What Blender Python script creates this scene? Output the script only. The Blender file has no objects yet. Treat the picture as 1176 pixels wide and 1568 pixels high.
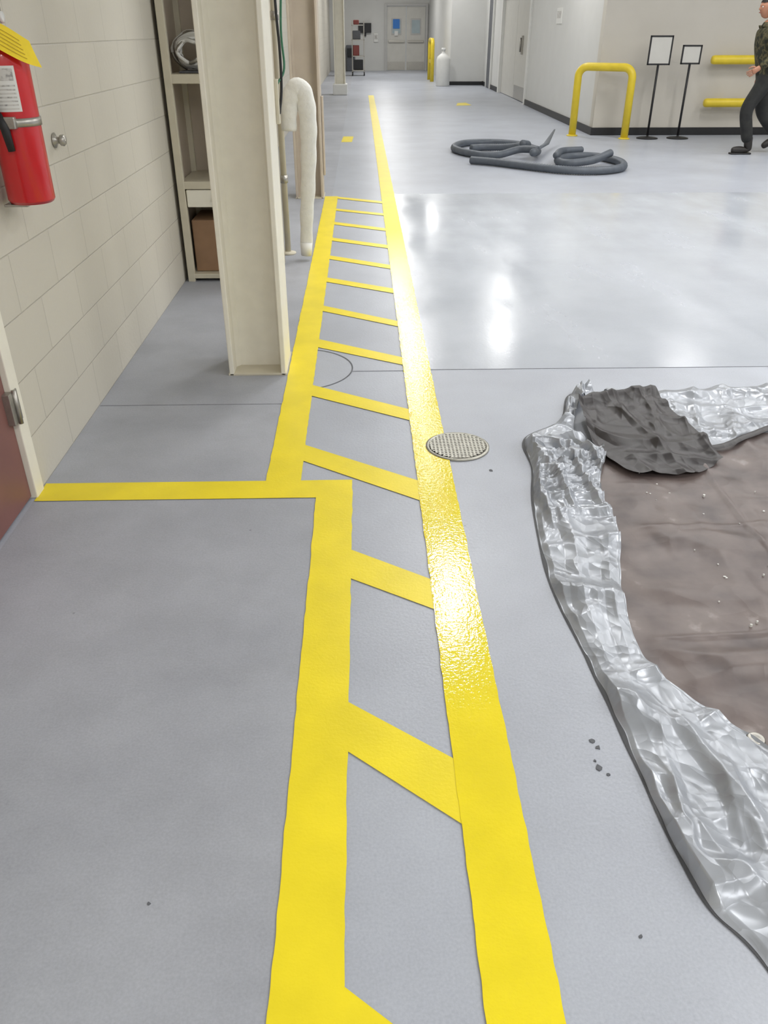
import bpy, bmesh, math, random
from mathutils import Vector, Matrix, noise
random.seed(4)
C=bpy.context.scene.collection
H=1.45
def lin(r,g,b):
    f=lambda c:(c/255/12.92) if c/255<=.04045 else ((c/255+.055)/1.055)**2.4
    return (f(r),f(g),f(b),1)
# ---------------------------------------------------------------- materials
def mat(name,col,rough=.5,metal=0,noise_s=0,noise_a=0,bump=0,bump_s=30,emit=0,spec=.5,coat=0,detail=3):
    m=bpy.data.materials.new(name);m.use_nodes=True
    nt=m.node_tree;N=nt.nodes;L=nt.links;b=N['Principled BSDF']
    b.inputs['Base Color'].default_value=col
    b.inputs['Roughness'].default_value=rough
    b.inputs['Metallic'].default_value=metal
    b.inputs['Specular IOR Level'].default_value=spec
    b.inputs['Coat Weight'].default_value=coat
    if emit:
        b.inputs['Emission Color'].default_value=col;b.inputs['Emission Strength'].default_value=emit
    g=N.new('ShaderNodeNewGeometry')
    if noise_a:
        n=N.new('ShaderNodeTexNoise');n.inputs['Scale'].default_value=noise_s;n.inputs['Detail'].default_value=detail
        L.new(g.outputs['Position'],n.inputs['Vector'])
        r=N.new('ShaderNodeValToRGB');r.color_ramp.elements[0].position=.3;r.color_ramp.elements[1].position=.7
        d=[max(0,c*(1-noise_a)) for c in col[:3]]+[1];e=[min(1,c*(1+noise_a)) for c in col[:3]]+[1]
        r.color_ramp.elements[0].color=d;r.color_ramp.elements[1].color=e
        L.new(n.outputs['Fac'],r.inputs['Fac']);L.new(r.outputs['Color'],b.inputs['Base Color'])
    if bump:
        n2=N.new('ShaderNodeTexNoise');n2.inputs['Scale'].default_value=bump_s;n2.inputs['Detail'].default_value=2
        L.new(g.outputs['Position'],n2.inputs['Vector'])
        bp=N.new('ShaderNodeBump');bp.inputs['Strength'].default_value=bump;bp.inputs['Distance'].default_value=.01
        L.new(n2.outputs['Fac'],bp.inputs['Height']);L.new(bp.outputs['Normal'],b.inputs['Normal'])
    return m
def crease(m,scale,strength):
    """small crumple creases in thin sheet: warped voronoi cones"""
    nt=m.node_tree;N=nt.nodes;L=nt.links;b=N['Principled BSDF']
    g=N.new('ShaderNodeNewGeometry');n=N.new('ShaderNodeTexNoise');n.inputs['Scale'].default_value=3
    L.new(g.outputs['Position'],n.inputs['Vector'])
    mx=N.new('ShaderNodeMixRGB');mx.blend_type='ADD';mx.inputs['Fac'].default_value=.25
    L.new(g.outputs['Position'],mx.inputs['Color1']);L.new(n.outputs['Color'],mx.inputs['Color2'])
    prev=None
    for sc,st in ((scale,strength),(scale*2.7,strength*.45)):
        v=N.new('ShaderNodeTexVoronoi');v.inputs['Scale'].default_value=sc;L.new(mx.outputs['Color'],v.inputs['Vector'])
        bp=N.new('ShaderNodeBump');bp.inputs['Strength'].default_value=st;bp.inputs['Distance'].default_value=.02
        L.new(v.outputs['Distance'],bp.inputs['Height'])
        if prev: L.new(prev.outputs['Normal'],bp.inputs['Normal'])
        prev=bp
    L.new(prev.outputs['Normal'],b.inputs['Normal']);return m
def ramp_mat(name,cols,scale,rough=.8,kind='noise',bump=0,bscale=40):
    m=mat(name,cols[0][1],rough);nt=m.node_tree;N=nt.nodes;L=nt.links;b=N['Principled BSDF']
    g=N.new('ShaderNodeNewGeometry')
    n=N.new('ShaderNodeTexNoise' if kind=='noise' else 'ShaderNodeTexVoronoi');n.inputs['Scale'].default_value=scale
    if kind=='noise': n.inputs['Detail'].default_value=6
    L.new(g.outputs['Position'],n.inputs['Vector'])
    r=N.new('ShaderNodeValToRGB');el=r.color_ramp.elements
    el[0].position=cols[0][0];el[0].color=cols[0][1];el[1].position=cols[-1][0];el[1].color=cols[-1][1]
    for p,c in cols[1:-1]:
        e=el.new(p);e.color=c
    L.new(n.outputs['Fac' if kind=='noise' else 'Distance'],r.inputs['Fac']);L.new(r.outputs['Color'],b.inputs['Base Color'])
    if bump:
        n2=N.new('ShaderNodeTexNoise');n2.inputs['Scale'].default_value=bscale
        L.new(g.outputs['Position'],n2.inputs['Vector'])
        bp=N.new('ShaderNodeBump');bp.inputs['Strength'].default_value=bump;bp.inputs['Distance'].default_value=.01
        L.new(n2.outputs['Fac'],bp.inputs['Height']);L.new(bp.outputs['Normal'],b.inputs['Normal'])
    return m
def floor_mat(name,c1,c2,rough,bump,bs,speck=True,spec=.5,rvar=0,dirt=0):
    """epoxy floor: cloudy large mottling + small dark chips"""
    m=mat(name,c1,rough,spec=spec);nt=m.node_tree;N=nt.nodes;L=nt.links;b=N['Principled BSDF']
    g=N.new('ShaderNodeNewGeometry')
    n=N.new('ShaderNodeTexNoise');n.inputs['Scale'].default_value=1.3;n.inputs['Detail'].default_value=6;n.inputs['Roughness'].default_value=.6
    L.new(g.outputs['Position'],n.inputs['Vector'])
    r=N.new('ShaderNodeValToRGB');r.color_ramp.elements[0].position=.32;r.color_ramp.elements[1].position=.68
    r.color_ramp.elements[0].color=c2;r.color_ramp.elements[1].color=c1
    L.new(n.outputs['Fac'],r.inputs['Fac'])
    out=r.outputs['Color']
    n3=N.new('ShaderNodeTexNoise');n3.inputs['Scale'].default_value=170;n3.inputs['Detail'].default_value=3
    L.new(g.outputs['Position'],n3.inputs['Vector'])
    mm=N.new('ShaderNodeMixRGB');mm.blend_type='OVERLAY';mm.inputs['Fac'].default_value=.16 if speck else .06
    L.new(out,mm.inputs['Color1']);L.new(n3.outputs['Fac'],mm.inputs['Color2']);out=mm.outputs['Color']
    if dirt:
        nd=N.new('ShaderNodeTexNoise');nd.inputs['Scale'].default_value=4.5;nd.inputs['Detail'].default_value=8;nd.inputs['Roughness'].default_value=.7
        L.new(g.outputs['Position'],nd.inputs['Vector'])
        rd_=N.new('ShaderNodeValToRGB');rd_.color_ramp.elements[0].position=.3;rd_.color_ramp.elements[1].position=.55
        rd_.color_ramp.elements[0].color=(.72,.72,.70,1);rd_.color_ramp.elements[1].color=(1,1,1,1)
        L.new(nd.outputs['Fac'],rd_.inputs['Fac'])
        m3=N.new('ShaderNodeMixRGB');m3.blend_type='MULTIPLY';m3.inputs['Fac'].default_value=dirt
        L.new(out,m3.inputs['Color1']);L.new(rd_.outputs['Color'],m3.inputs['Color2']);out=m3.outputs['Color']
    if speck:
        v=N.new('ShaderNodeTexVoronoi');v.inputs['Scale'].default_value=4.0
        L.new(g.outputs['Position'],v.inputs['Vector'])
        sr=N.new('ShaderNodeValToRGB');sr.color_ramp.elements[0].position=.010;sr.color_ramp.elements[1].position=.02
        sr.color_ramp.elements[0].color=(.55,.55,.55,1);sr.color_ramp.elements[1].color=(1,1,1,1)
        L.new(v.outputs['Distance'],sr.inputs['Fac'])
        m2=N.new('ShaderNodeMixRGB');m2.blend_type='MULTIPLY';m2.inputs['Fac'].default_value=.8
        L.new(out,m2.inputs['Color1']);L.new(sr.outputs['Color'],m2.inputs['Color2']);out=m2.outputs['Color']
    L.new(out,b.inputs['Base Color'])
    if rvar:
        mp=N.new('ShaderNodeMapping');mp.inputs['Scale'].default_value=(1.6,.55,1)
        L.new(g.outputs['Position'],mp.inputs['Vector'])
        nr=N.new('ShaderNodeTexNoise');nr.inputs['Scale'].default_value=1.8;nr.inputs['Detail'].default_value=5
        L.new(mp.outputs['Vector'],nr.inputs['Vector'])
        mr=N.new('ShaderNodeMapRange');mr.inputs['From Min'].default_value=.35;mr.inputs['From Max'].default_value=.65
        mr.inputs['To Min'].default_value=rough;mr.inputs['To Max'].default_value=rough+rvar
        L.new(nr.outputs['Fac'],mr.inputs['Value']);L.new(mr.outputs['Result'],b.inputs['Roughness'])
    n2=N.new('ShaderNodeTexNoise');n2.inputs['Scale'].default_value=bs;n2.inputs['Detail'].default_value=2
    L.new(g.outputs['Position'],n2.inputs['Vector'])
    bp=N.new('ShaderNodeBump');bp.inputs['Strength'].default_value=bump;bp.inputs['Distance'].default_value=.01
    L.new(n2.outputs['Fac'],bp.inputs['Height']);L.new(bp.outputs['Normal'],b.inputs['Normal'])
    return m
def block_mat(name,c):
    m=mat(name,c,.55);nt=m.node_tree;N=nt.nodes;L=nt.links;b=N['Principled BSDF']
    g=N.new('ShaderNodeNewGeometry');sp=N.new('ShaderNodeSeparateXYZ');cb=N.new('ShaderNodeCombineXYZ')
    L.new(g.outputs['Position'],sp.inputs[0]);L.new(sp.outputs['Y'],cb.inputs['X']);L.new(sp.outputs['Z'],cb.inputs['Y'])
    br=N.new('ShaderNodeTexBrick');br.inputs['Scale'].default_value=1;br.inputs['Brick Width'].default_value=.4
    br.inputs['Row Height'].default_value=.2;br.inputs['Mortar Size'].default_value=.004;br.inputs['Mortar Smooth'].default_value=.8
    br.inputs['Color1'].default_value=c;br.inputs['Color2'].default_value=[x*.96 for x in c[:3]]+[1]
    br.inputs['Mortar'].default_value=[x*.86 for x in c[:3]]+[1]
    L.new(cb.outputs[0],br.inputs['Vector']);L.new(br.outputs['Color'],b.inputs['Base Color'])
    n=N.new('ShaderNodeTexNoise');n.inputs['Scale'].default_value=60
    L.new(g.outputs['Position'],n.inputs['Vector'])
    b1=N.new('ShaderNodeBump');b1.inputs['Strength'].default_value=.25;b1.inputs['Distance'].default_value=.006
    L.new(n.outputs['Fac'],b1.inputs['Height'])
    b2=N.new('ShaderNodeBump');b2.invert=True;b2.inputs['Strength'].default_value=.5;b2.inputs['Distance'].default_value=.005
    L.new(br.outputs['Fac'],b2.inputs['Height']);L.new(b1.outputs['Normal'],b2.inputs['Normal']);L.new(b2.outputs['Normal'],b.inputs['Normal'])
    return m
M={}
M['floor']=floor_mat('floor_epoxy_satin',lin(184,189,199),lin(170,174,184),.36,.06,90,dirt=.12)
M['floorleft']=floor_mat('floor_epoxy_worn_shaded',lin(176,179,187),lin(156,159,167),.5,.05,90,dirt=.28)  # worn matte left floor; its darker grey also has shade painted in
M['gloss']=floor_mat('floor_fresh_gloss',lin(194,199,208),lin(182,187,196),.12,.034,70,speck=False,rvar=.16,spec=.65)
M['yel']=mat('yellow_paint_dry',lin(245,223,34),.38,noise_s=6,noise_a=.06,bump=.05,bump_s=110)
M['yelw']=mat('yellow_paint_wet',lin(245,223,34),.08,noise_s=6,noise_a=.05,bump=.085,bump_s=105,spec=.6)
# wet near, drying further down the hall
nt=M['yelw'].node_tree;g_=nt.nodes.new('ShaderNodeNewGeometry');sx=nt.nodes.new('ShaderNodeSeparateXYZ');mr_=nt.nodes.new('ShaderNodeMapRange')
mr_.inputs['From Min'].default_value=4.8;mr_.inputs['From Max'].default_value=7.0;mr_.inputs['To Min'].default_value=.085;mr_.inputs['To Max'].default_value=.42
nt.links.new(g_.outputs['Position'],sx.inputs[0]);nt.links.new(sx.outputs['Y'],mr_.inputs['Value']);nt.links.new(mr_.outputs['Result'],nt.nodes['Principled BSDF'].inputs['Roughness'])
M['block']=block_mat('painted_block_wall',lin(208,203,190))
M['wall']=mat('painted_drywall',lin(210,210,207),.6,noise_s=3,noise_a=.02,bump=.05,bump_s=120)
M['wall2']=mat('painted_drywall_warm',lin(200,195,185),.6,noise_s=3,noise_a=.02,bump=.05,bump_s=120)
M['ceil']=mat('ceiling_white',lin(235,235,232),.8,noise_s=2,noise_a=.02)
M['cream']=mat('cream_enamel',lin(238,234,220),.38,noise_s=14,noise_a=.03,bump=.06,bump_s=45)
M['cream2']=mat('cream_enamel_dull',lin(205,198,178),.5,noise_s=9,noise_a=.05)
M['pink']=mat('beige_enamel',lin(190,178,162),.5,noise_s=9,noise_a=.04)
M['black']=mat('black_rubber',lin(28,28,30),.5,noise_s=30,noise_a=.15)
M['dark']=mat('dark_joint',lin(95,97,102),.7,noise_s=30,noise_a=.15)
M['joint']=mat('floor_joint_line',lin(128,130,136),.7,noise_s=30,noise_a=.15)
M['brown']=mat('brown_door_paint',lin(128,86,80),.45,noise_s=7,noise_a=.06)
M['steel']=mat('brushed_steel',lin(175,172,165),.35,metal=.85,noise_s=50,noise_a=.08)
M['brass']=mat('drain_metal',lin(172,170,160),.38,metal=.7,noise_s=60,noise_a=.12)
M['red']=mat('extinguisher_red',lin(204,26,32),.28,noise_s=5,noise_a=.04,coat=.4)
M['dred']=mat('dull_red_bin',lin(130,60,55),.5,noise_s=5,noise_a=.08)
M['white']=mat('white_plastic',lin(226,226,222),.5,noise_s=10,noise_a=.02)
M['label']=ramp_mat('printed_label',[(.36,lin(150,148,146)),(.5,lin(205,203,198)),(1,lin(215,213,208))],60)
M['tag']=mat('yellow_tag',lin(246,216,26),.5,noise_s=40,noise_a=.05)
M['tagink']=mat('tag_print',lin(180,152,30),.6,noise_s=60,noise_a=.1)
M['rail']=mat('safety_yellow',lin(226,200,52),.38,noise_s=9,noise_a=.06)
M['hose']=mat('grey_hose',lin(88,94,102),.45,noise_s=15,noise_a=.12)
M['white_hose']=mat('white_canvas_hose',lin(228,228,222),.6,noise_s=25,noise_a=.05,bump=.3,bump_s=40)
M['green']=mat('green_cable',lin(60,120,90),.5,noise_s=15,noise_a=.05)
M['card']=mat('cardboard',lin(150,118,90),.8,noise_s=12,noise_a=.08)
M['blue']=mat('blue_sign',lin(50,120,200),.5,noise_s=30,noise_a=.1)
M['glass']=mat('door_glass',lin(170,185,190),.1,noise_s=3,noise_a=.1)
M['door']=mat('grey_door_paint',lin(188,187,184),.4,noise_s=5,noise_a=.03)
M['doorw']=mat('offwhite_door_paint',lin(205,203,196),.4,noise_s=5,noise_a=.03)
M['silver']=crease(mat('silver_tarp',lin(168,172,179),.30,noise_s=6,noise_a=.14,metal=.3,detail=6),7,.70)
M['tbrown']=crease(ramp_mat('brown_tarp',[(.28,lin(80,70,69)),(.5,lin(106,94,91)),(.66,lin(118,106,102)),(.78,lin(168,160,157))],7,rough=.40),4,.36)
M['char']=crease(mat('dark_brown_tarp',lin(52,48,49),.42,noise_s=14,noise_a=.15),5,.55)
M['edgestrip']=mat('tarp_edge_strip',lin(70,71,74),.6,noise_s=14,noise_a=.15)
M['camo']=ramp_mat('camouflage_cloth',[(.36,lin(22,24,18)),(.46,lin(58,58,36)),(.53,lin(96,88,60)),(.6,lin(40,42,30))],13,bump=.2)
M['pants']=ramp_mat('dark_work_trousers',[(.3,lin(26,27,28)),(.7,lin(46,46,44))],11,bump=.2)
M['boot']=mat('boot_leather',lin(38,34,32),.5,noise_s=30,noise_a=.1)
M['skin']=mat('skin',lin(176,124,98),.5,noise_s=30,noise_a=.04)
M['hair']=mat('dark_hair',lin(30,24,20),.7,noise_s=60,noise_a=.2,bump=.3,bump_s=120)
M['eye']=mat('eye_white',lin(225,222,215),.25,noise_s=20,noise_a=.02)
M['iris']=mat('eye_iris',lin(40,28,20),.2,noise_s=20,noise_a=.02)
M['lip']=mat('lips',lin(150,88,78),.5,noise_s=20,noise_a=.02)
M['tube']=mat('lamp_diffuser',(1,1,1,1),.5,emit=6,noise_s=1,noise_a=.01)
# ---------------------------------------------------------------- mesh builder
class MB:
    def __init__(s): s.v=[];s.f=[];s.m=[];s.sm=[];s.mats=[]
    def mi(s,k):
        if k not in s.mats: s.mats.append(k)
        return s.mats.index(k)
    def add(s,vs,fs,k,smooth=False):
        o=len(s.v);s.v+= [tuple(v) for v in vs];i=s.mi(k)
        for f in fs: s.f.append([o+a for a in f]);s.m.append(i);s.sm.append(smooth)
    def box(s,x0,x1,y0,y1,z0,z1,k,bev=0,rot=None,piv=None):
        bm=bmesh.new();bmesh.ops.create_cube(bm,size=1)
        for v in bm.verts: v.co=Vector(((v.co.x+.5)*(x1-x0)+x0,(v.co.y+.5)*(y1-y0)+y0,(v.co.z+.5)*(z1-z0)+z0))
        if bev: bmesh.ops.bevel(bm,geom=bm.edges[:],offset=bev,segments=2,affect='EDGES',profile=.5)
        if rot is not None:
            p=Vector(piv)
            for v in bm.verts: v.co=rot@(v.co-p)+p
        bm.verts.index_update()
        s.add([v.co[:] for v in bm.verts],[[v.index for v in f.verts] for f in bm.faces],k,False);bm.free()
    def tube(s,pts,r,k,n=12,caps=True,flat=1,ref=None):
        pts=[Vector(p) for p in pts];N=len(pts);rr=r if isinstance(r,(list,tuple)) else [r]*N
        t=[(pts[min(i+1,N-1)]-pts[max(i-1,0)]).normalized() for i in range(N)]
        u=Vector(ref) if ref else (Vector((0,0,1)) if abs(t[0].z)<.9 else Vector((1,0,0)))
        u=(u-t[0]*u.dot(t[0])).normalized();vs=[];fs=[]
        for i in range(N):
            u=(u-t[i]*u.dot(t[i])).normalized();w=t[i].cross(u)
            for j in range(n):
                a=2*math.pi*j/n;vs.append(pts[i]+(u*math.cos(a)*flat+w*math.sin(a))*rr[i])
        for i in range(N-1):
            for j in range(n):
                a=i*n+j;b=i*n+(j+1)%n;fs.append([a,b,b+n,a+n])
        if caps: fs.append(list(range(n))[::-1]);fs.append([(N-1)*n+j for j in range(n)])
        s.add(vs,fs,k,True)
    def lathe(s,prof,c,k,n=32,axis='z'):
        vs=[];fs=[];P=len(prof)
        for r,h in prof:
            for j in range(n):
                a=2*math.pi*j/n;x,y,z=r*math.cos(a),r*math.sin(a),h
                if axis=='x': x,y,z=z,x,y
                if axis=='y': x,y,z=x,z,y
                vs.append((c[0]+x,c[1]+y,c[2]+z))
        for i in range(P-1):
            for j in range(n):
                a=i*n+j;b=i*n+(j+1)%n;fs.append([a,b,b+n,a+n])
        fs.append(list(range(n))[::-1]);fs.append([(P-1)*n+j for j in range(n)])
        s.add(vs,fs,k,True)
    def poly(s,pts,z0,z1,k):
        n=len(pts);vs=[(p[0],p[1],z0) for p in pts]+[(p[0],p[1],z1) for p in pts]
        fs=[list(range(n))[::-1],[n+i for i in range(n)]]+[[i,(i+1)%n,n+(i+1)%n,n+i] for i in range(n)]
        s.add(vs,fs,k)
    def grid(s,fn,nu,nv,k):
        vs=[fn(i/nu,j/nv) for i in range(nu+1) for j in range(nv+1)]
        fs=[[i*(nv+1)+j,(i+1)*(nv+1)+j,(i+1)*(nv+1)+j+1,i*(nv+1)+j+1] for i in range(nu) for j in range(nv)]
        s.add(vs,fs,k,True)
    def obj(s,name,parent=None,fix=True):
        me=bpy.data.meshes.new(name);me.from_pydata(s.v,[],s.f)
        for k in s.mats: me.materials.append(M[k])
        for p,i,q in zip(me.polygons,s.m,s.sm): p.material_index=i;p.use_smooth=q
        if fix:
            bm=bmesh.new();bm.from_mesh(me);bmesh.ops.recalc_face_normals(bm,faces=bm.faces);bm.to_mesh(me);bm.free()
        o=bpy.data.objects.new(name,me);C.objects.link(o)
        if parent: o.parent=parent
        return o
def empty(name,loc=(0,0,0)):
    e=bpy.data.objects.new(name,None);C.objects.link(e);e.empty_display_size=.1;return e
def cr(pts,n):
    """catmull-rom resample to n+1 points"""
    P=[Vector(p) for p in pts];P=[2*P[0]-P[1]]+P+[2*P[-1]-P[-2]];S=len(P)-3;out=[]
    for i in range(n+1):
        t=i/n*S;k=min(int(t),S-1);t-=k;a,b,c,d=P[k:k+4]
        out.append(.5*((2*b)+(c-a)*t+(2*a-5*b+4*c-d)*t*t+(3*b-a-3*c+d)*t**3))
    return out
# ---------------------------------------------------------------- room shell
b=MB();b.box(-1.39,9.2,-3.2,37.4,-.1,0,'floor');b.box(-1.188,-.115,-3,2.59,0,.0008,'floorleft');b.box(-1.188,-.30,2.59,37.1,0,.0008,'floorleft');b.obj('floor')
b=MB();b.box(-1.39,9.2,-3.2,37.4,3.6,3.7,'ceil');b.obj('ceiling')
b=MB()
b.box(-1.39,-1.19,2.62,37.2,0,3.6,'block');b.box(-1.39,-1.19,-3,1.55,0,3.6,'block');b.box(-1.39,-1.19,1.55,2.62,2.2,3.6,'block')
b.obj('wall_left')
b=MB();b.box(3.66,3.86,14.2,20.0,0,3.6,'wall');b.box(3.66,3.86,24.1,27.3,0,3.6,'wall');b.box(3.66,3.86,20.0,24.1,2.2,3.6,'wall');b.obj('wall_right_hall')
b=MB();b.box(3.66,9.2,14.0,14.2,0,3.6,'wall2');b.obj('wall_right_front')
b=MB();b.box(2.66,3.86,27.3,27.5,0,3.6,'wall');b.box(2.74,2.9,27.5,37.2,0,3.6,'wall');b.obj('wall_right_far')
b=MB();b.box(-1.39,.98,37.2,37.4,0,3.6,'wall');b.box(2.68,2.9,37.2,37.4,0,3.6,'wall');b.box(.98,2.68,37.2,37.4,2.3,3.6,'wall');b.obj('wall_end')
b=MB();b.box(9.0,9.2,-3,14.0,0,3.6,'wall');b.obj('wall_right_side')
b=MB();b.box(-1.39,9.2,-3.2,-3,0,3.6,'wall');b.obj('wall_back')
b=MB();b.box(3.635,3.66,14.0,20.0,0,.11,'black',.003);b.box(3.635,3.66,24.1,27.3,0,.11,'black',.003);b.obj('baseboard_right_hall')
b=MB();b.box(3.635,9.0,13.975,14.0,0,.11,'black',.003);b.obj('baseboard_right_front')
b=MB();b.box(2.66,3.63,27.275,27.3,0,.1,'black',.003);b.obj('baseboard_right_far')
# ---------------------------------------------------------------- floor coatings and markings
b=MB();b.box(.325,9.0,3.79,8.75,0,.0016,'gloss');b.obj('glossy_floor_coating')
def wob(x,y,a=.0014): return x+a*noise.noise(Vector((x*9,y*22,1.3)))*2+.0016*noise.noise(Vector((x*5,y*5,7)))
def strip(mb,x0,x1,y0,y1,z,k):
    n=max(2,int((y1-y0)/.015));l=[(wob(x0,y0+(y1-y0)*i/n),y0+(y1-y0)*i/n) for i in range(n+1)];r=[(wob(x1,y0+(y1-y0)*i/n),y0+(y1-y0)*i/n) for i in range(n+1)]
    vs=[(p[0],p[1],z) for p in l]+[(p[0],p[1],z) for p in r];m=n+1
    mb.add(vs,[[i,m+i,m+i+1,i+1] for i in range(n)],k)
b=MB();strip(b,.193,.328,-.6,23,.0040,'yelw');b.obj('wet_yellow_floor_line',fix=False)
b=MB()
strip(b,-.18,-.05,-.6,2.655,.0036,'yel');strip(b,-.372,-.243,2.525,8.62,.0036,'yel')
b.add([(-1.185,2.525,.0032),(-.06,2.525,.0032),(-.05,2.655,.0032),(-1.185,2.655,.0032)],[[0,1,2,3]],'yel')
R=[(-.06,.62,.80,.42,.60),(-.06,1.34,1.50,1.12,1.30),(-.06,2.03,2.19,1.86,2.01),(-.25,2.82,2.96,2.49,2.64),(-.25,3.47,3.60,3.18,3.30),(-.25,4.13,4.26,3.85,3.96),(-.25,4.77,4.88,4.46,4.56),(-.25,5.42,5.53,5.13,5.24),(-.25,6.04,6.15,5.74,5.85),(-.25,6.64,6.75,6.36,6.47),(-.25,7.26,7.37,6.98,7.09),(-.25,7.88,7.98,7.63,7.73),(-.25,8.50,8.60,8.22,8.34)]
for xl,a,c_,d,e in R:
    b.add([(xl,a,.0030),(.2,d,.0030),(.2,e,.0030),(xl,c_,.0030)],[[0,1,2,3]],'yel')
b.obj('yellow_hatched_floor_marking',fix=False)
b=MB()
b.poly([(-.30,13.2),(-.14,13.2),(-.12,13.9),(-.28,13.9)],0,.003,'yel');b.poly([(2.1,19.8),(2.45,19.9),(2.4,20.6),(2.2,20.5)],0,.003,'yel');b.obj('yellow_floor_mark')
b=MB()
b.box(-1.185,-.372,3.377,3.383,0,.0018,'joint');b.box(-.06,.193,3.775,3.779,0,.0018,'joint');b.box(.328,9,3.787,3.7905,0,.0018,'joint')
vs=[];n=40
for i in range(n+1):
    a=math.radians(-78+156*i/n)
    for rr in (.273,.279): vs.append((-.335+rr*math.cos(a),3.82+rr*math.sin(a)*1.02,.0019))
b.add(vs,[[2*i,2*i+1,2*i+3,2*i+2] for i in range(n)],'dark')
b.obj('floor_saw_cut_joint')
b=MB()
for (x,y,s) in [(.53,1.35,.009),(.537,1.33,.007),(.525,1.27,.009),(.54,1.25,.006),(.52,1.29,.004),(.48,2.72,.008),(.5,.87,.005),(-.43,.96,.005)]:
    k=7;b.poly([(x+s*random.uniform(.5,1.1)*math.cos(6.283*i/k),y+s*random.uniform(.5,1.3)*math.sin(6.283*i/k)) for i in range(k)],0,.002,'dark')
b.obj('paint_chip_debris')
b=MB();cx_,cy_=.372,2.925
b.lathe([(.0,.0),(.128,.0),(.128,.006),(.118,.0085),(.116,.006),(0,.006)],(cx_,cy_,0),'brass',48)
b.lathe([(.0,.006),(.113,.006),(.113,.0068),(0,.0068)],(cx_,cy_,0),'black',48)
for i in range(-7,8):
    yy=i*.0150;w=math.sqrt(max(0,.112**2-yy**2));b.box(cx_-w,cx_+w,cy_+yy-.0040,cy_+yy+.0040,.006,.0095,'brass')
    b.box(cx_+yy-.0036,cx_+yy+.0036,cy_-w,cy_+w,.006,.0092,'brass')
b.obj('floor_drain_grate')
# ---------------------------------------------------------------- steel columns
def column(Y,hgt=3.6,k='cream'):
    b=MB()
    b.box(-.655,-.632,Y,Y+.30,0,hgt,k,.004);b.box(-.405,-.382,Y,Y+.30,0,hgt,k,.004);b.box(-.632,-.405,Y+.12,Y+.145,0,hgt,k)
    for x in (-.632,-.405):
        sg=1 if x<-.5 else -1
        b.poly([(x,Y+.095),(x+sg*.02,Y+.12),(x,Y+.12)],0,hgt,k)
    b.box(-.66,-.377,Y+.0,Y+.31,0,.012,'cream2',.003)
    return b
column(3.73).obj('steel_column')
b=column(8.5,k='pink');b.box(-.379,-.36,8.62,8.72,.2,.9,'pink',.004);b.obj('steel_column')
b=column(23.2);b.box(-.70,-.34,23.1,23.6,0,.25,'white',.02);b.obj('steel_column')
b=MB()
b.tube(cr([(-.36,4.1,3.55),(-.365,4.09,2.4),(-.36,4.08,1.6),(-.352,4.08,1.38),(-.355,4.09,1.22),(-.368,4.07,1.12)],40),.006,'black',8)
b.tube(cr([(-.355,4.12,3.55),(-.35,4.13,2.2),(-.33,4.12,1.75),(-.345,4.12,1.45),(-.34,4.12,1.3),(-.37,4.07,1.24)],40),.005,'green',8)
b.box(-.382,-.366,4.035,4.09,1.08,1.26,'cream2',.003)
b.obj('hanging_electrical_cable')
b=MB()
b.tube([(-.56,6.22,0),(-.56,6.22,3.59)],.022,'cream2',12)
b.lathe([(0,0),(.06,0),(.06,.012),(.026,.02),(0,.02)],(-.56,6.22,0),'cream2',20)
for z in (.5,1.5,2.6): b.lathe([(0,0),(.03,0),(.03,.05),(0,.05)],(-.56,6.22,z),'steel',16)
b.tube(cr([(-.56,6.22,1.03),(-.53,6.12,1.03),(-.48,6.02,1.04),(-.42,6.0,1.05)],16),.012,'black',10)
b.obj('conduit_pipe_with_hook')
b=MB()
pts=cr([(-.485,6.0,.86),(-.48,6.0,.98),(-.46,6.0,1.07),(-.41,6.0,1.115),(-.37,6.0,1.06),(-.355,6.0,.92),(-.36,6.0,.74),(-.375,6.0,.5),(-.395,6.0,.3),(-.405,6.0,.10)],60)
rr=[(.048+.016*min(1,i/16)-.022*max(0,(i-22)/38)+.0025*math.sin(i*1.1)) for i in range(61)]
b.tube(pts,rr,'white_hose',20,flat=.5,ref=(0,1,0))
b.tube([Vector((-.405,6.0,.13)),Vector((-.41,6.0,.04))],[.045,.038],'white',16)
b.obj('hanging_white_hose')
# ---------------------------------------------------------------- shelving unit
b=MB();x0,x1,y0,y1=-1.165,-.56,5.45,5.95
for x in (x0,x1-.045):
    for y in (y0,y1-.04): b.box(x,x+.045,y,y+.04,0,2.6,'cream2',.003)
b.box(x0,x0+.012,y0+.04,y1-.04,.0,2.6,'pink');b.box(x1-.012,x1,y0+.04,y1-.04,0,2.6,'pink');b.box(x0,x1,y1-.01,y1,0,2.6,'pink')
for z,t in ((1.17,.05),(.58,.045),(1.85,.05),(2.5,.05),(.02,.03)): b.box(x0+.02,x1-.02,y0+.002,y1-.012,z,z+t,'cream2',.004)
b.box(x0+.05,x1-.05,y0+.01,y1-.05,.47,.575,'cream',.006);b.box(-.95,-.80,y0-.012,y0+.01,.515,.53,'steel',.003)
b.obj('storage_shelf_unit')
b=MB();b.box(-1.115,-.66,5.52,5.88,.052,.38,'card',.006);b.box(-.90,-.86,5.515,5.885,.376,.384,'tag');b.obj('cardboard_box')
b=MB();
for k in range(11):
    a=[];rad=.07+.013*(k%5);ph=random.uniform(0,6)
    for i in range(41):
        t=2*math.pi*i/40;a.append((-1.005+(rad+.01*math.sin(2*t+ph))*math.cos(t)+random.uniform(-.002,.002),5.56+.028*(k%5)+.015*math.sin(3*t+ph),1.335+(rad+.008*math.sin(3*t+ph))*math.sin(t)*.82))
    b.tube(a,.011,'white' if k%4 else 'steel',8)
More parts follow.
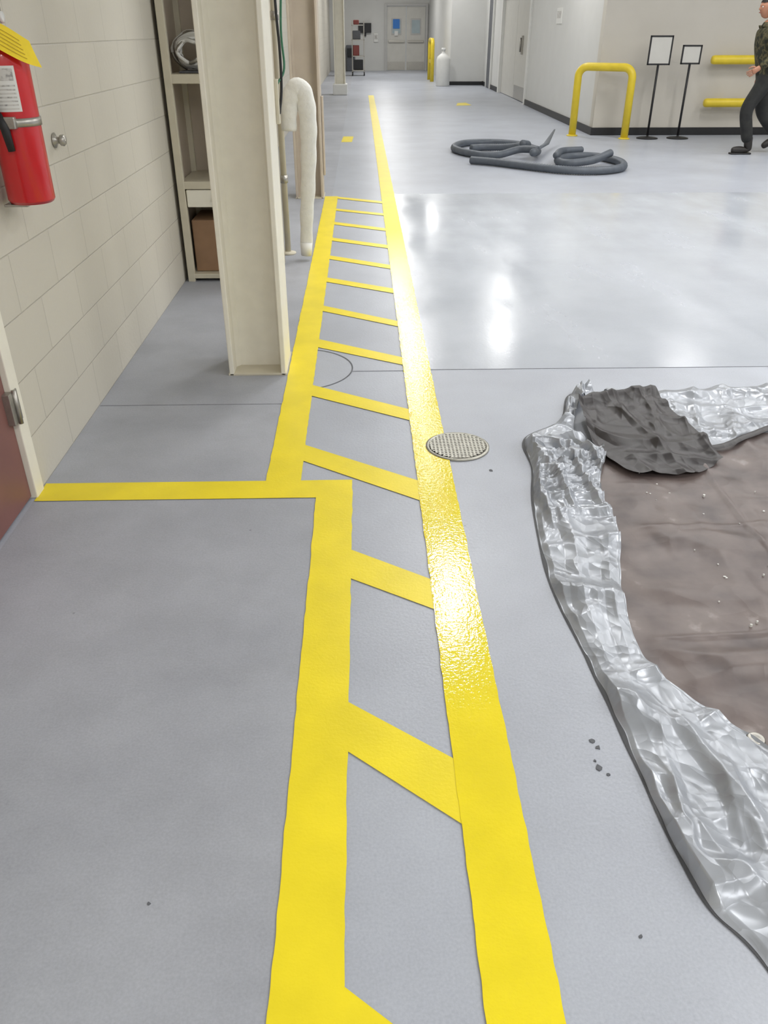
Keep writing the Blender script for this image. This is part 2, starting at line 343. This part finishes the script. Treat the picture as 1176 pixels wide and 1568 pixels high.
b.box(-1.09,-.91,5.55,5.70,1.222,1.232,'dark',.002)
b.obj('coiled_white_cable')
# ---------------------------------------------------------------- left door
e=empty('door_1')
b=MB()
b.box(-1.30,-1.18,2.55,2.62,0,2.2,'cream',.004);b.box(-1.30,-1.18,1.55,1.62,0,2.2,'cream',.004);b.box(-1.30,-1.18,1.62,2.55,2.13,2.2,'cream',.004);b.obj('door_frame',e)
b=MB();b.box(-1.245,-1.20,1.622,2.548,.01,2.128,'brown',.003);b.obj('door_leaf',e)
b=MB()
for z in (.30,1.05,1.85):
    b.box(-1.205,-1.176,2.515,2.585,z,z+.11,'steel',.002);b.tube([(-1.172,2.55,z-.005),(-1.172,2.55,z+.115)],.008,'steel',10)
b.lathe([(.012,0),(.012,.05),(.028,.055),(.03,.075),(.018,.09)],(-1.2,1.70,1.0),'steel',20,axis='x')
b.obj('door_hardware',e)
b=MB();b.lathe([(.0,0),(.026,0),(.028,.006),(.014,.012),(.012,.022),(.020,.028),(.021,.038),(.015,.045),(0,.047)],(-1.19,3.45,1.08),'steel',24,axis='x');b.obj('wall_door_stop')
# ---------------------------------------------------------------- fire extinguisher
e=empty('fire_extinguisher');X,Y,Z=-1.098,2.87,.955;r=.074
b=MB();b.lathe([(0,.0),(r*.86,0),(r*.9,.006),(r*.93,.003),(r,.012),(r,.40),(r*.97,.425),(r*.86,.45),(r*.62,.472),(r*.36,.483),(.02,.487),(.02,.50),(0,.5)],(X,Y,Z),'red',48);b.obj('cylinder_body',e)
b=MB()
def arc(a0,a1,z0,z1,rr,k,n=24): b.grid(lambda u,v:(X+rr*math.cos(a0+(a1-a0)*u),Y+rr*math.sin(a0+(a1-a0)*u),z0+(z1-z0)*v),n,2,k)
arc(-3.0,-.85,Z+.275,Z+.40,r+.001,'white')
for i in range(7): arc(-2.9,-.95,Z+.281+i*.0105,Z+.2855+i*.0105,r+.0015,'label')
arc(-1.55,-.95,Z+.36,Z+.393,r+.0016,'label');arc(-2.6,-1.7,Z+.362,Z+.392,r+.0016,'red');b.obj('label',e,fix=False)
b=MB();b.lathe([(r,.0),(r+.004,.0),(r+.004,.024),(r,.024)],(X,Y,Z+.232),'steel',48);b.box(-1.19,-1.16,Y-.03,Y+.03,Z+.12,Z+.40,'steel',.003)
b.box(X-.01,X+.03,Y-.09,Y-.068,Z+.228,Z+.262,'steel',.003);b.box(-1.175,-1.098,Y-.05,Y+.05,Z-.008,Z,'steel',.002);b.obj('strap_bracket',e)
b=MB();b.tube([(X,Y,Z+.49),(X,Y,Z+.55)],.018,'brass',16)
b.box(X-.012,X+.012,Y-.12,Y+.03,Z+.545,Z+.56,'black',.003);b.box(X-.012,X+.012,Y-.12,Y+.03,Z+.585,Z+.598,'red',.003,rot=Matrix.Rotation(-.2,3,'X'),piv=(X,Y+.03,Z+.59))
b.box(X-.014,X+.014,Y+.0,Y+.035,Z+.54,Z+.60,'brass',.003);b.lathe([(0,0),(.016,0),(.016,.012),(0,.012)],(X+.012,Y+.01,Z+.525),'white',16,axis='x')
b.tube(cr([(X,Y-.02,Z+.535),(X-.03,Y-.07,Z+.53),(X-.055,Y-.075,Z+.47),(X-.052,Y-.072,Z+.38),(X-.015,Y-.088,Z+.27)],24),.009,'black',10)
b.tube([(X-.015,Y-.088,Z+.27),(X-.004,Y-.088,Z+.23),(X+.002,Y-.086,Z+.165)],[.010,.014,.011],'black',12);b.obj('valve_and_hose',e)
b=MB()
tp=lambda u,v,o=0:(X-.02+.12*u+.02*v+.36*(.02*math.sin(3*u)+o), Y-.10+.075*u-.93*(.012*math.sin(3*u+v)+o), Z+.53-.06*u-.075*v+.008*math.sin(4*u+2*v))
b.grid(tp,16,10,'tag')
for i in range(5): b.grid(lambda u,v:tp(.15+.6*u,.22+.14*i+.025*v,.002),10,1,'tagink')
b.tube([(X+.01,Y,Z+.52),(X+.03,Y-.06,Z+.525)],.0015,'white',6);b.obj('inspection_tag',e,fix=False)
# ---------------------------------------------------------------- tarp
rnd=random.Random(23)
FD=[(rnd.uniform(0,math.pi),rnd.uniform(2.0,6.0),rnd.uniform(0,1),k) for k in range(9)]
def crumple(x,y,amp=1,fs=1):
    """long sharp creases: isolated fold lines in random directions that fade in and out"""
    z=0
    for a,f,ph,k in FD:
        w=noise.noise(Vector((x*2.0+k*7.1,y*2.0,k*3.3)))
        m=max(0,min(1,(w+.02)*3.5))
        if m<=0: continue
        d=(x*math.cos(a)+y*math.sin(a))*f*fs+ph+.12*noise.noise(Vector((x*3,y*3,k)))
        q=abs((d%1)-.5)*2
        z+=m*max(0,(q-.55)/.45)**1.3
    return min(z,1.6)*.011*amp
def samp(A,t):
    f=t*(len(A)-1);k=max(0,min(int(f),len(A)-2));return A[k].lerp(A[k+1],f-k)
def P2(L): return [Vector((x,y,0)) for x,y in L]
def ss(a,b_,x):
    t=max(0,min(1,(x-a)/(b_-a)));return t*t*(3-2*t)
e=empty('folded_tarp')
O=cr(P2([(1.03,3.50),(.93,3.42),(.84,3.16),(.66,2.99),(.64,2.72),(.585,2.38),(.56,1.96),(.59,1.64),(.61,1.36),(.64,.97),(.71,.81),(.80,.45),(.92,-.1)]),160)
I=cr(P2([(1.06,3.42),(.95,3.30),(.89,3.12),(.87,3.0),(.95,2.86),(.855,2.56),(.85,2.29),(.76,1.92),(.74,1.66),(.80,1.50),(.90,1.36),(1.05,1.12),(1.3,.7),(1.9,-.1)]),160)
def silv(u,v):
    p=samp(O,u).lerp(samp(I,u),v);wd=(samp(O,u)-samp(I,u)).length
    lift=min(1,v*wd/.02);far=ss(2.2,2.9,p.y)
    c1=max(0,1-abs((v-.34-.10*math.sin(6*u))*wd)/.045);c2=max(0,1-abs((v-.70+.12*math.sin(8*u+1))*wd)/.035)
    z=.003+lift*(.005+.013*c1*(.6+.4*math.sin(17*u))+.009*c2*(.5+.5*math.sin(23*u+2))+crumple(p.x*1.5,p.y*1.1,1.35+1.5*far,1+.5*far)+.003*(1+noise.noise(p*7)))
    s_=.006*noise.noise(p*4)+.004*noise.noise(p*15)
    if v>.97: z=max(.008,z-.004)
    return (p.x+s_,p.y+s_*.6,max(.004,z))
b=MB();b.grid(silv,620,120,'silver')
b.grid(lambda u,v:(samp(O,u).x-.007+.03*v+.004*noise.noise(samp(O,u)*6),samp(O,u).y,.003+.002*v),200,2,'edgestrip')  # narrow dark strip following the tarp's outer edge
b.obj('silver_folded_edge',e,fix=False)
BL=[p+Vector((-.05,0,0)) for p in I[30:]]
BR=cr(P2([(3.0,3.6),(3.05,2.5),(3.0,1.5),(3.0,.5),(2.9,-.1)]),60)
def brn(u,v):
    p=samp(BL,u).lerp(samp(BR,u),v)
    if u<.2:
        top=2.78+max(0,(p.x-1.25))*.42;k=1-u/.2;p.y=p.y*(1-k)+top*k
    g=0
    for fx in (1.32,1.93): g=max(g,1-abs(p.x-fx-.03*math.sin(2*p.y))/.014)
    for fy in (2.28,1.72,1.05): g=max(g,1-abs(p.y-fy-.10*(p.x-1)-.02*math.sin(3*p.x))/.014)
    z=.003+(crumple(p.x,p.y+3,.9,.8)+.007*max(0,g))*ss(.02,.08,v)+.0008*noise.noise(p*20)
    return (p.x,p.y,max(.002,z))
b=MB();b.grid(brn,300,260,'tbrown')
b.lathe([(.012,0),(.022,.003),(.018,.006),(.010,.004)],(.915,1.34,.006),'steel',20)
rnd2=random.Random(5)
for i in range(70):
    x=rnd2.uniform(1.0,2.1);y=rnd2.uniform(1.7,2.75);s=rnd2.uniform(.002,.005);a=rnd2.uniform(0,3)
    b.poly([(x+s*rnd2.uniform(.5,1.4)*math.cos(a+j*1.2566),y+s*rnd2.uniform(.4,1.1)*math.sin(a+j*1.2566)) for j in range(5)],.003,.012,'white')
b.obj('brown_underside',e,fix=False)
T1=cr(P2([(1.10,3.46),(1.45,3.49),(1.91,3.54),(2.5,3.66),(3.1,3.75)]),60)
T2=cr(P2([(1.15,3.05),(1.36,2.86),(1.55,2.95),(1.75,3.07),(2.3,3.32),(3.1,3.6)]),60)
def stp(u,v):
    p=samp(T1,u).lerp(samp(T2,u),v);pr=min(1,v/.05,(1-v)/.03+.25)
    z=.003+pr*(.006+crumple(p.x*1.2,p.y*1.4+1.3,1.4)+.004*(1+noise.noise(p*6)))
    return (p.x+.006*noise.noise(p*8),p.y+.006*noise.noise(p*7),z)
b=MB();b.grid(stp,300,100,'silver')
b.grid(lambda u,v:(samp(T2,.10+.9*u).x,samp(T2,.10+.9*u).y-.04*v+.006*noise.noise(samp(T2,u)*9)+.01,.026+.006*math.sin(math.pi*v)),80,6,'char')
b.obj('silver_back_edge',e,fix=False)
F1=cr(P2([(.925,3.25),(1.05,3.32),(1.18,3.36),(1.31,3.38)]),40)
F2=cr(P2([(.905,2.88),(.985,2.67),(1.12,2.64),(1.25,2.645),(1.38,2.745)]),40)
def flp(u,v):
    p=samp(F1,u).lerp(samp(F2,u),v)
    p.y+=.012*noise.noise(Vector((p.x*9,4,0)))*ss(.8,1,v)
    z=.034+.028*math.exp(-((v-.03)/.07)**2)+.016*max(0,1-abs(v-.55-.22*u)/.10)+.012*max(0,1-abs(u-.45-.2*v)/.06)+crumple(p.x*1.4,p.y*1.4+8,1.2)-.016*max(0,(v-.6)/.4)+.008*math.sin(5*u+.6)*ss(.8,1,v)
    if u<.08: z+=.016*(1-u/.08)
    return (p.x,p.y,max(.020,z))
b=MB();b.grid(flp,160,140,'char');b.obj('dark_turned_back_flap',e,fix=False)
# ---------------------------------------------------------------- hose pile
def corr(path,n,r=.044):
    P=cr(path,n);return P,[r*(1+.07*(1 if i%2 else -1)) for i in range(n+1)]
b=MB();z=.048
P,rr=corr([(2.25,11.15,z+.08),(2.05,11.35,z+.06),(1.75,11.30,z),(1.45,11.45,z),(1.27,12.0,z),(1.45,12.55,z),(1.85,12.70,z),(2.2,12.45,z),(2.35,11.95,z),(2.30,11.4,z+.03),(2.15,10.95,z+.07)],300);b.tube(P,rr,'hose',12)
P,rr=corr([(1.50,12.0,z+.0),(1.7,12.1,z),(2.0,11.95,z+.02),(2.2,11.65,z+.08),(2.10,11.45,z+.12)],90);b.tube(P,rr,'hose',12)
P,rr=corr([(1.36,10.85,z),(1.65,10.65,z),(1.95,10.35,z),(2.35,10.0,z),(2.75,9.95,z),(3.08,10.2,z),(3.17,10.7,z),(3.0,11.15,z),(2.72,11.2,z),(2.45,10.85,z),(2.5,10.55,z),(2.8,10.55,z+.03),(3.08,10.75,z+.09)],360);b.tube(P,rr,'hose',12)
P,rr=corr([(2.4,10.75,z+.06),(2.55,11.1,z+.07),(2.85,11.3,z+.06)],60,.04);b.tube(P,rr,'hose',12)
b.tube([(2.80,12.8,.20),(2.55,12.1,.09),(2.28,11.3,.12)],[.012,.04,.03],'hose',10,flat=.4)
b.obj('coiled_vacuum_hose')
# ---------------------------------------------------------------- corner guard, rails, sign stands
def bend(p0,p1,h,rad,n=10):
    p0=Vector(p0);p1=Vector(p1);d=(p1-p0).normalized();pts=[p0]
    up=Vector((0,0,1))
    for i in range(n+1):
        a=math.pi/2*i/n;pts.append(p0+up*(h-rad+rad*math.sin(a))+d*(rad-rad*math.cos(a)))
    for i in range(n+1):
        a=math.pi/2*(1-i/n);pts.append(p1+up*(h-rad+rad*math.sin(a))-d*(rad-rad*math.cos(a)))
    pts.append(p1);return pts
b=MB();b.tube(bend((3.33,13.93,0),(4.03,13.48,0),.96,.14),.056,'rail',20)
for p in ((3.33,13.93),(4.03,13.48)): b.lathe([(0,0),(.085,0),(.085,.012),(.058,.02),(0,.02)],(p[0],p[1],0),'rail',24)
b.obj('corner_guard_rail')
for zc in (1.05,.47):
    b=MB();b.tube([(5.30,13.83,zc),(5.31,13.83,zc),(5.34,13.83,zc),(8.9,13.83,zc)],[.03,.052,.062,.062],'rail',20)
    for x in (5.6,7.1,8.6): b.box(x-.04,x+.04,13.86,13.999,zc-.04,zc+.04,'rail',.004)
    b.obj('wall_guard_rail')
def sign(x,y,zb,zt,w):
    b=MB();b.lathe([(0,0),(.16,0),(.16,.012),(.12,.022),(.02,.032),(.016,.05),(0,.05)],(x,y,0),'black',32)
    b.tube([(x,y,.03),(x,y,zb+.02)],.017,'black',12);w/=2;t=.022;yy=y-.01
    b.box(x-w,x+w,yy,yy+.02,zb,zb+t,'black',.003);b.box(x-w,x+w,yy,yy+.02,zt-t,zt,'black',.003);b.box(x-w,x-w+t,yy,yy+.02,zb,zt,'black',.003);b.box(x+w-t,x+w,yy,yy+.02,zb,zt,'black',.003)
    b.box(x-w+t,x+w-t,yy+.006,yy+.012,zb+t,zt-t,'doorw');b.obj('pedestal_sign_stand')
sign(4.40,13.52,.99,1.37,.34);sign(4.87,13.52,1.00,1.25,.29)
e=empty('door_3');b=MB()
b.box(3.62,3.86,20.0,20.12,0,2.2,'white',.005);b.box(3.62,3.86,23.98,24.1,0,2.2,'white',.005);b.box(3.62,3.86,20.12,23.98,2.1,2.2,'white',.005);b.obj('door_frame',e)
b=MB();b.box(3.70,3.75,20.12,22.04,.01,2.1,'doorw',.004);b.box(3.70,3.75,22.06,23.98,.01,2.1,'doorw',.004);b.obj('door_leaves',e)
b=MB();b.tube([(3.64,21.1,1.0),(3.64,21.1,1.28)],.018,'steel',10);b.box(3.66,3.70,21.05,21.15,.95,1.32,'steel',.004);b.box(3.69,3.70,20.2,21.9,.02,.3,'steel');b.obj('door_hardware',e)
b=MB();b.box(3.645,3.66,17.0,17.45,1.53,1.78,'white',.002);b.box(3.642,3.646,17.06,17.39,1.62,1.73,'label');b.obj('wall_notice')
e=empty('door_4');b=MB();b.box(3.60,3.66,25.5,25.56,0,2.3,'white',.01);b.box(3.60,3.66,26.3,26.36,0,2.3,'white',.01);b.box(3.60,3.66,25.56,26.3,2.2,2.3,'white',.01);b.obj('door_frame',e)
b=MB();b.box(3.62,3.66,25.56,26.3,.01,2.2,'dark',.004);b.obj('door_leaf',e)
e=empty('door_2');b=MB()
b.box(.98,1.06,37.1,37.4,0,2.3,'door',.005);b.box(2.60,2.68,37.1,37.4,0,2.3,'door',.005);b.box(1.06,2.60,37.1,37.4,2.22,2.3,'door',.005);b.obj('door_frame',e)
b=MB()
for x0_,x1_ in ((1.07,1.82),(1.84,2.59)):
    b.box(x0_,x1_,37.18,37.22,.01,2.21,'doorw',.005);xc=(x0_+x1_)/2
    b.box(xc-.2,xc+.2,37.165,37.18,1.25,1.8,'door',.004);b.box(xc-.16,xc+.16,37.155,37.17,1.30,1.75,'glass')
    b.box(x0_+.06,x1_-.06,37.12,37.17,.98,1.06,'steel',.01);b.box(x0_+.03,x1_-.03,37.17,37.18,.03,.32,'steel')
b.obj('door_leaves',e)
b=MB();b.box(1.31,1.57,37.13,37.15,1.46,1.78,'blue');b.box(1.37,1.51,37.12,37.13,1.22,1.38,'white');b.obj('door_notice',e)
b=MB();b.lathe([(0,0),(.19,0),(.20,.02),(.20,.68),(.17,.76),(.09,.82),(.05,.85),(.05,.91),(0,.91)],(2.42,26.9,0),'white',32)
b.lathe([(0,0),(.06,0),(.06,.07),(0,.07)],(2.42,26.9,.91),'white',20);b.obj('white_gas_cylinder')
b=MB();b.tube(bend((2.28,29.2,0),(2.28,30.4,0),1.15,.15),.06,'rail',16);b.box(2.25,2.31,29.3,30.3,.5,.6,'rail',.01);b.obj('yellow_bollard_rail')
b=MB()
b.box(-.05,.45,37.08,37.2,1.32,1.65,'black',.01);b.box(.15,.25,37.12,37.2,1.2,1.34,'black',.005);b.obj('wall_monitor')
b=MB();xx,yy=-.28,33.0
for dx in (0,.42):
    for dy in (0,.6): b.box(xx+dx-.015,xx+dx+.015,yy+dy,yy+dy+.03,.12,1.7,'steel',.003);b.lathe([(0,-.02),(.06,-.02),(.06,.02),(0,.02)],(xx+dx,yy+dy,.06),'black',16,axis='x')
for z_ in (.15,.6,1.1,1.55): b.box(xx-.02,xx+.44,yy,yy+.63,z_,z_+.03,'steel',.003)
b.box(xx+.03,xx+.25,yy+.05,yy+.5,.63,.95,'dred',.02);b.box(xx+.05,xx+.38,yy+.05,yy+.5,.18,.5,'black',.02);b.box(xx+.02,xx+.3,yy+.1,yy+.5,1.13,1.4,'dark',.02);b.box(xx+.05,xx+.25,yy+.1,yy+.4,1.58,1.72,'dred',.02)
b.obj('utility_cart')
b=MB();b.box(.55,.72,37.15,37.2,1.0,1.3,'white',.01);b.box(.58,.69,37.14,37.15,1.1,1.25,'label');b.obj('wall_alarm_box')
b=MB();b.box(-.55,-.2,36.6,37.1,0,.9,'dark',.02);b.box(-.5,-.25,36.55,36.6,.5,.8,'black',.01);b.obj('equipment_cabinet')
# ---------------------------------------------------------------- person
def skin(verts,edges,rad,root,sub=2):
    me=bpy.data.meshes.new('sk');me.from_pydata(verts,edges,[]);o=bpy.data.objects.new('sk',me);C.objects.link(o)
    o.modifiers.new('s','SKIN');sv=me.skin_vertices[0].data
    for i,r in enumerate(rad):
        sv[i].radius=r if isinstance(r,tuple) else (r,r);sv[i].use_root=(i==root)
    m=o.modifiers.new('u','SUBSURF');m.levels=sub;m.render_levels=sub
    dg=bpy.context.evaluated_depsgraph_get();me2=bpy.data.meshes.new_from_object(o.evaluated_get(dg))
    bpy.data.objects.remove(o);vs=[v.co[:] for v in me2.vertices];fs=[list(p.vertices) for p in me2.polygons]
    return vs,fs
e=empty('walking_person');py=11.8
V=[(5.29,py,.96),(5.28,py,1.12),(5.22,py,1.33),(5.19,py,1.47),(5.17,py,1.57),
 (5.21,py-.19,1.42),(5.25,py-.25,1.16),(5.07,py-.24,1.03),
 (5.21,py+.19,1.42),(5.36,py+.24,1.16),(5.34,py+.26,.93),
 (5.26,py-.10,.88),(5.05,py-.11,.54),(5.17,py-.11,.13),
 (5.31,py+.10,.88),(5.36,py+.10,.50),(5.60,py+.10,.24)]
E=[(0,1),(1,2),(2,3),(3,4),(2,5),(5,6),(6,7),(2,8),(8,9),(9,10),(0,11),(11,12),(12,13),(0,14),(14,15),(15,16)]
rd=[(.16,.17),(.16,.17),(.175,.19),(.10,.13),.055,.085,.068,.05,.085,.068,.05,.12,.09,.078,.115,.09,.078]
vs,fs=skin(V,E,rd,0)
b=MB()
zz=lambda f:sum(vs[i][2] for i in f)/len(f)
top=[f for f in fs if .93<zz(f)<=1.53];nk=[f for f in fs if zz(f)>1.53];bot=[f for f in fs if zz(f)<=.93]
b.add(vs,top,'camo',True)
for f in nk: b.f.append(f);b.m.append(b.mi('skin'));b.sm.append(True)
for f in bot: b.f.append(f);b.m.append(b.mi('pants'));b.sm.append(True)
b.obj('clothed_body',e)
b=MB();b.tube([(5.19,py,1.49),(5.18,py,1.53)],[.085,.068],'camo',20)
b.lathe([(.165,0),(.172,.0),(.172,.045),(.165,.045)],(5.288,py,.955),'black',28);b.obj('belt_and_collar',e)
for an,hl,by in (((5.17,.13),0,py-.11),((5.60,.24),.12,py+.10)):
    b=MB();ax,az=an;t=.0 if hl==0 else .55
    d=Vector((-math.cos(t),0,-math.sin(t)));u=Vector((-math.sin(t)*1,0,math.cos(t)))
    A=Vector((ax,by,az));h=A+u*(-.075)-d*.03;P_=[A+u*.10,A,h,h+d*.10+u*.002,h+d*.19-u*.004,h+d*.235-u*.01]
    v2,f2=skin([p[:] for p in P_],[(0,1),(1,2),(2,3),(3,4),(4,5)],[.066,.058,.05,.052,(.042,.05),(.026,.035)],1)
    v2=[(x,y,max(z,.012)) for x,y,z in v2];b.add(v2,f2,'boot',True)
    if hl==0: b.box(4.955,5.235,by-.048,by+.048,0,.022,'black',.01)
    b.obj('boot',e)
hc=Vector((5.12,py,1.685));bm=bmesh.new();bmesh.ops.create_icosphere(bm,subdivisions=5,radius=1)
for v in bm.verts:
    x,y,z=v.co;X_=x*.098;Y_=y*.076;Z_=z*.122
    if z<0: k=1+z*.28;Y_*=k;X_=X_*(1+z*.12)-(-z)*.008
    f=max(0,-x)
    nz=math.exp(-((y/.16)**2))*f
    if -.28<z<.12: X_-=.024*nz*(1-(z+.28)/.40)**1 if z>-.22 else .024*nz*max(0,(z+.30)/.08)
    for ey in (-.42,.42): X_+=.010*math.exp(-((y-ey)/.16)**2-((z-.02)/.10)**2)*f
    X_-=.006*math.exp(-((z-.16)/.07)**2)*f
    X_-=.006*math.exp(-(y/.3)**2-((z+.48)/.06)**2)*f
    X_-=.010*math.exp(-(y/.3)**2-((z+.85)/.12)**2)*f
    v.co=hc+Vector((X_,Y_,Z_))
bm.verts.index_update();b=MB();b.add([v.co[:] for v in bm.verts],[[v.index for v in f.verts] for f in bm.faces],'skin',True);bm.free()
for s in (-1,1):
    b.lathe([(0,-.012),(.008,-.009),(.012,0),(.008,.009),(0,.012)],(hc.x-.078,hc.y+s*.031,hc.z+.004),'eye',16,axis='x')
    b.lathe([(0,-.003),(.005,-.001),(0,.001)],(hc.x-.089,hc.y+s*.031,hc.z+.004),'iris',12,axis='x')
    b.tube(cr([(hc.x+.005,hc.y+s*.074,hc.z-.03),(hc.x+.0,hc.y+s*.082,hc.z-.005),(hc.x+.008,hc.y+s*.086,hc.z+.022),(hc.x+.026,hc.y+s*.084,hc.z+.02),(hc.x+.022,hc.y+s*.078,hc.z-.012)],16),.006,'skin',8)
b.tube(cr([(hc.x-.088,hc.y-.022,hc.z-.06),(hc.x-.098,hc.y,hc.z-.058),(hc.x-.088,hc.y+.022,hc.z-.06)],10),.005,'lip',8)
b.obj('head',e)
bm=bmesh.new();bmesh.ops.create_icosphere(bm,subdivisions=4,radius=1)
dl=[v for v in bm.verts if (v.co.z<.30-.75*max(0,v.co.x+.25) and v.co.x<.45) or v.co.z<-.35]
bmesh.ops.delete(bm,geom=dl,context='VERTS')
for v in bm.verts: v.co=hc+Vector((v.co.x*.106+.002,v.co.y*.083,v.co.z*.131))*(1+.012*noise.noise(v.co*9))
bm.verts.index_update();b=MB();b.add([v.co[:] for v in bm.verts],[[v.index for v in f.verts] for f in bm.faces],'hair',True);bm.free()
b.obj('hair',e,fix=False)
def hand(w,d,side,name):
    w=Vector(w);d=Vector(d).normalized();s=Vector((0,1,0)).cross(d).normalized()
    nrm=d.cross(s)*side;b=MB()
    v2,f2=skin([(w-d*.02)[:],(w+d*.02)[:],(w+d*.06)[:],(w+d*.085)[:]],[(0,1),(1,2),(2,3)],[(.026,.026),(.028,.036),(.022,.042),(.016,.038)],1);b.add(v2,f2,'skin',True)
    for i,(off,L) in enumerate(((-.031,.062),(-.011,.074),(.011,.080),(.031,.072))):
        p=w+d*.078+s*off;q=[p]
        for k,sg in enumerate((.45,.32,.23)):
            a=.25+.35*k;q.append(q[-1]+(d*math.cos(a)+nrm*math.sin(a))*L*sg)
        v2,f2=skin([t[:] for t in q],[(0,1),(1,2),(2,3)],[.0095,.009,.008,.0065],0,1);b.add(v2,f2,'skin',True)
    p=w+d*.025+s*.028;q=[p,p+d*.03+s*.03,p+d*.06+s*.035+nrm*.01,p+d*.08+s*.03+nrm*.02]
    v2,f2=skin([t[:] for t in q],[(0,1),(1,2),(2,3)],[.013,.011,.0095,.007],0,1);b.add(v2,f2,'skin',True)
    b.obj(name,e)
hand((5.055,py-.24,1.02),(-.8,0,-.5),1,'hand_near');hand((5.335,py+.26,.915),(-.15,0,-1),-1,'hand_far')
# ---------------------------------------------------------------- ceiling lights
def lamp(x,y,power=27,z=3.42):
    b=MB();b.box(x-.17,x+.17,y-.62,y+.62,z+.02,z+.08,'white',.008)
    b.box(x-.14,x+.14,y-.6,y+.6,z+.005,z+.02,'tube')
    for dy in (-.45,.45): b.tube([(x,y+dy,z+.08),(x,y+dy,3.6)],.006,'steel',8)
    o=b.obj('ceiling_light_fixture')
    l=bpy.data.lights.new('fluorescent_tube_light','AREA');l.shape='RECTANGLE';l.size=.28;l.size_y=1.2;l.energy=power;l.color=(1,.988,.965)
    lo=bpy.data.objects.new('fluorescent_tube_light',l);lo.location=(x,y,z);C.objects.link(lo);lo.parent=o
lamp(.4,-1.4,44);lamp(.83,6.45,40);lamp(.83,9.65,7);lamp(.83,13.1,30);lamp(.83,18.2,42);lamp(.83,23.5,50);lamp(.83,28.5,62);lamp(.83,33.5,60)
for y in (-1.2,2.0,5.3,8.6): lamp(2.65,y)
lamp(2.62,15.2,34);lamp(2.2,26.2,26)  # second lamp is an added one, brightening the far right wall
for y in (-.5,2.5,5.5,8.3,11.0): lamp(4.7,y);lamp(6.9,y)
w=bpy.data.worlds.new('World');bpy.context.scene.world=w;w.use_nodes=True;w.node_tree.nodes['Background'].inputs[0].default_value=(.8,.85,.9,1);w.node_tree.nodes['Background'].inputs[1].default_value=.3
# ---------------------------------------------------------------- camera
th=math.radians(30.9);ps=math.atan(.0257);s,c=math.sin(th),math.cos(th)
Rv=Vector((math.cos(ps),-math.sin(ps),0));Fv=Vector((math.sin(ps)*c,math.cos(ps)*c,-s));U=Rv.cross(Fv)
cam=bpy.data.cameras.new('camera');co=bpy.data.objects.new('camera',cam);C.objects.link(co)
m=Matrix((Rv,U,-Fv)).transposed().to_4x4();m.translation=Vector((0,0,H));co.matrix_world=m
cam.sensor_fit='VERTICAL';cam.sensor_height=24;cam.lens=24*1236/1568;cam.clip_start=.02;cam.clip_end=200
bpy.context.scene.camera=co
vs_=bpy.context.scene.view_settings;vs_.view_transform='Standard';vs_.look='None';vs_.exposure=.03
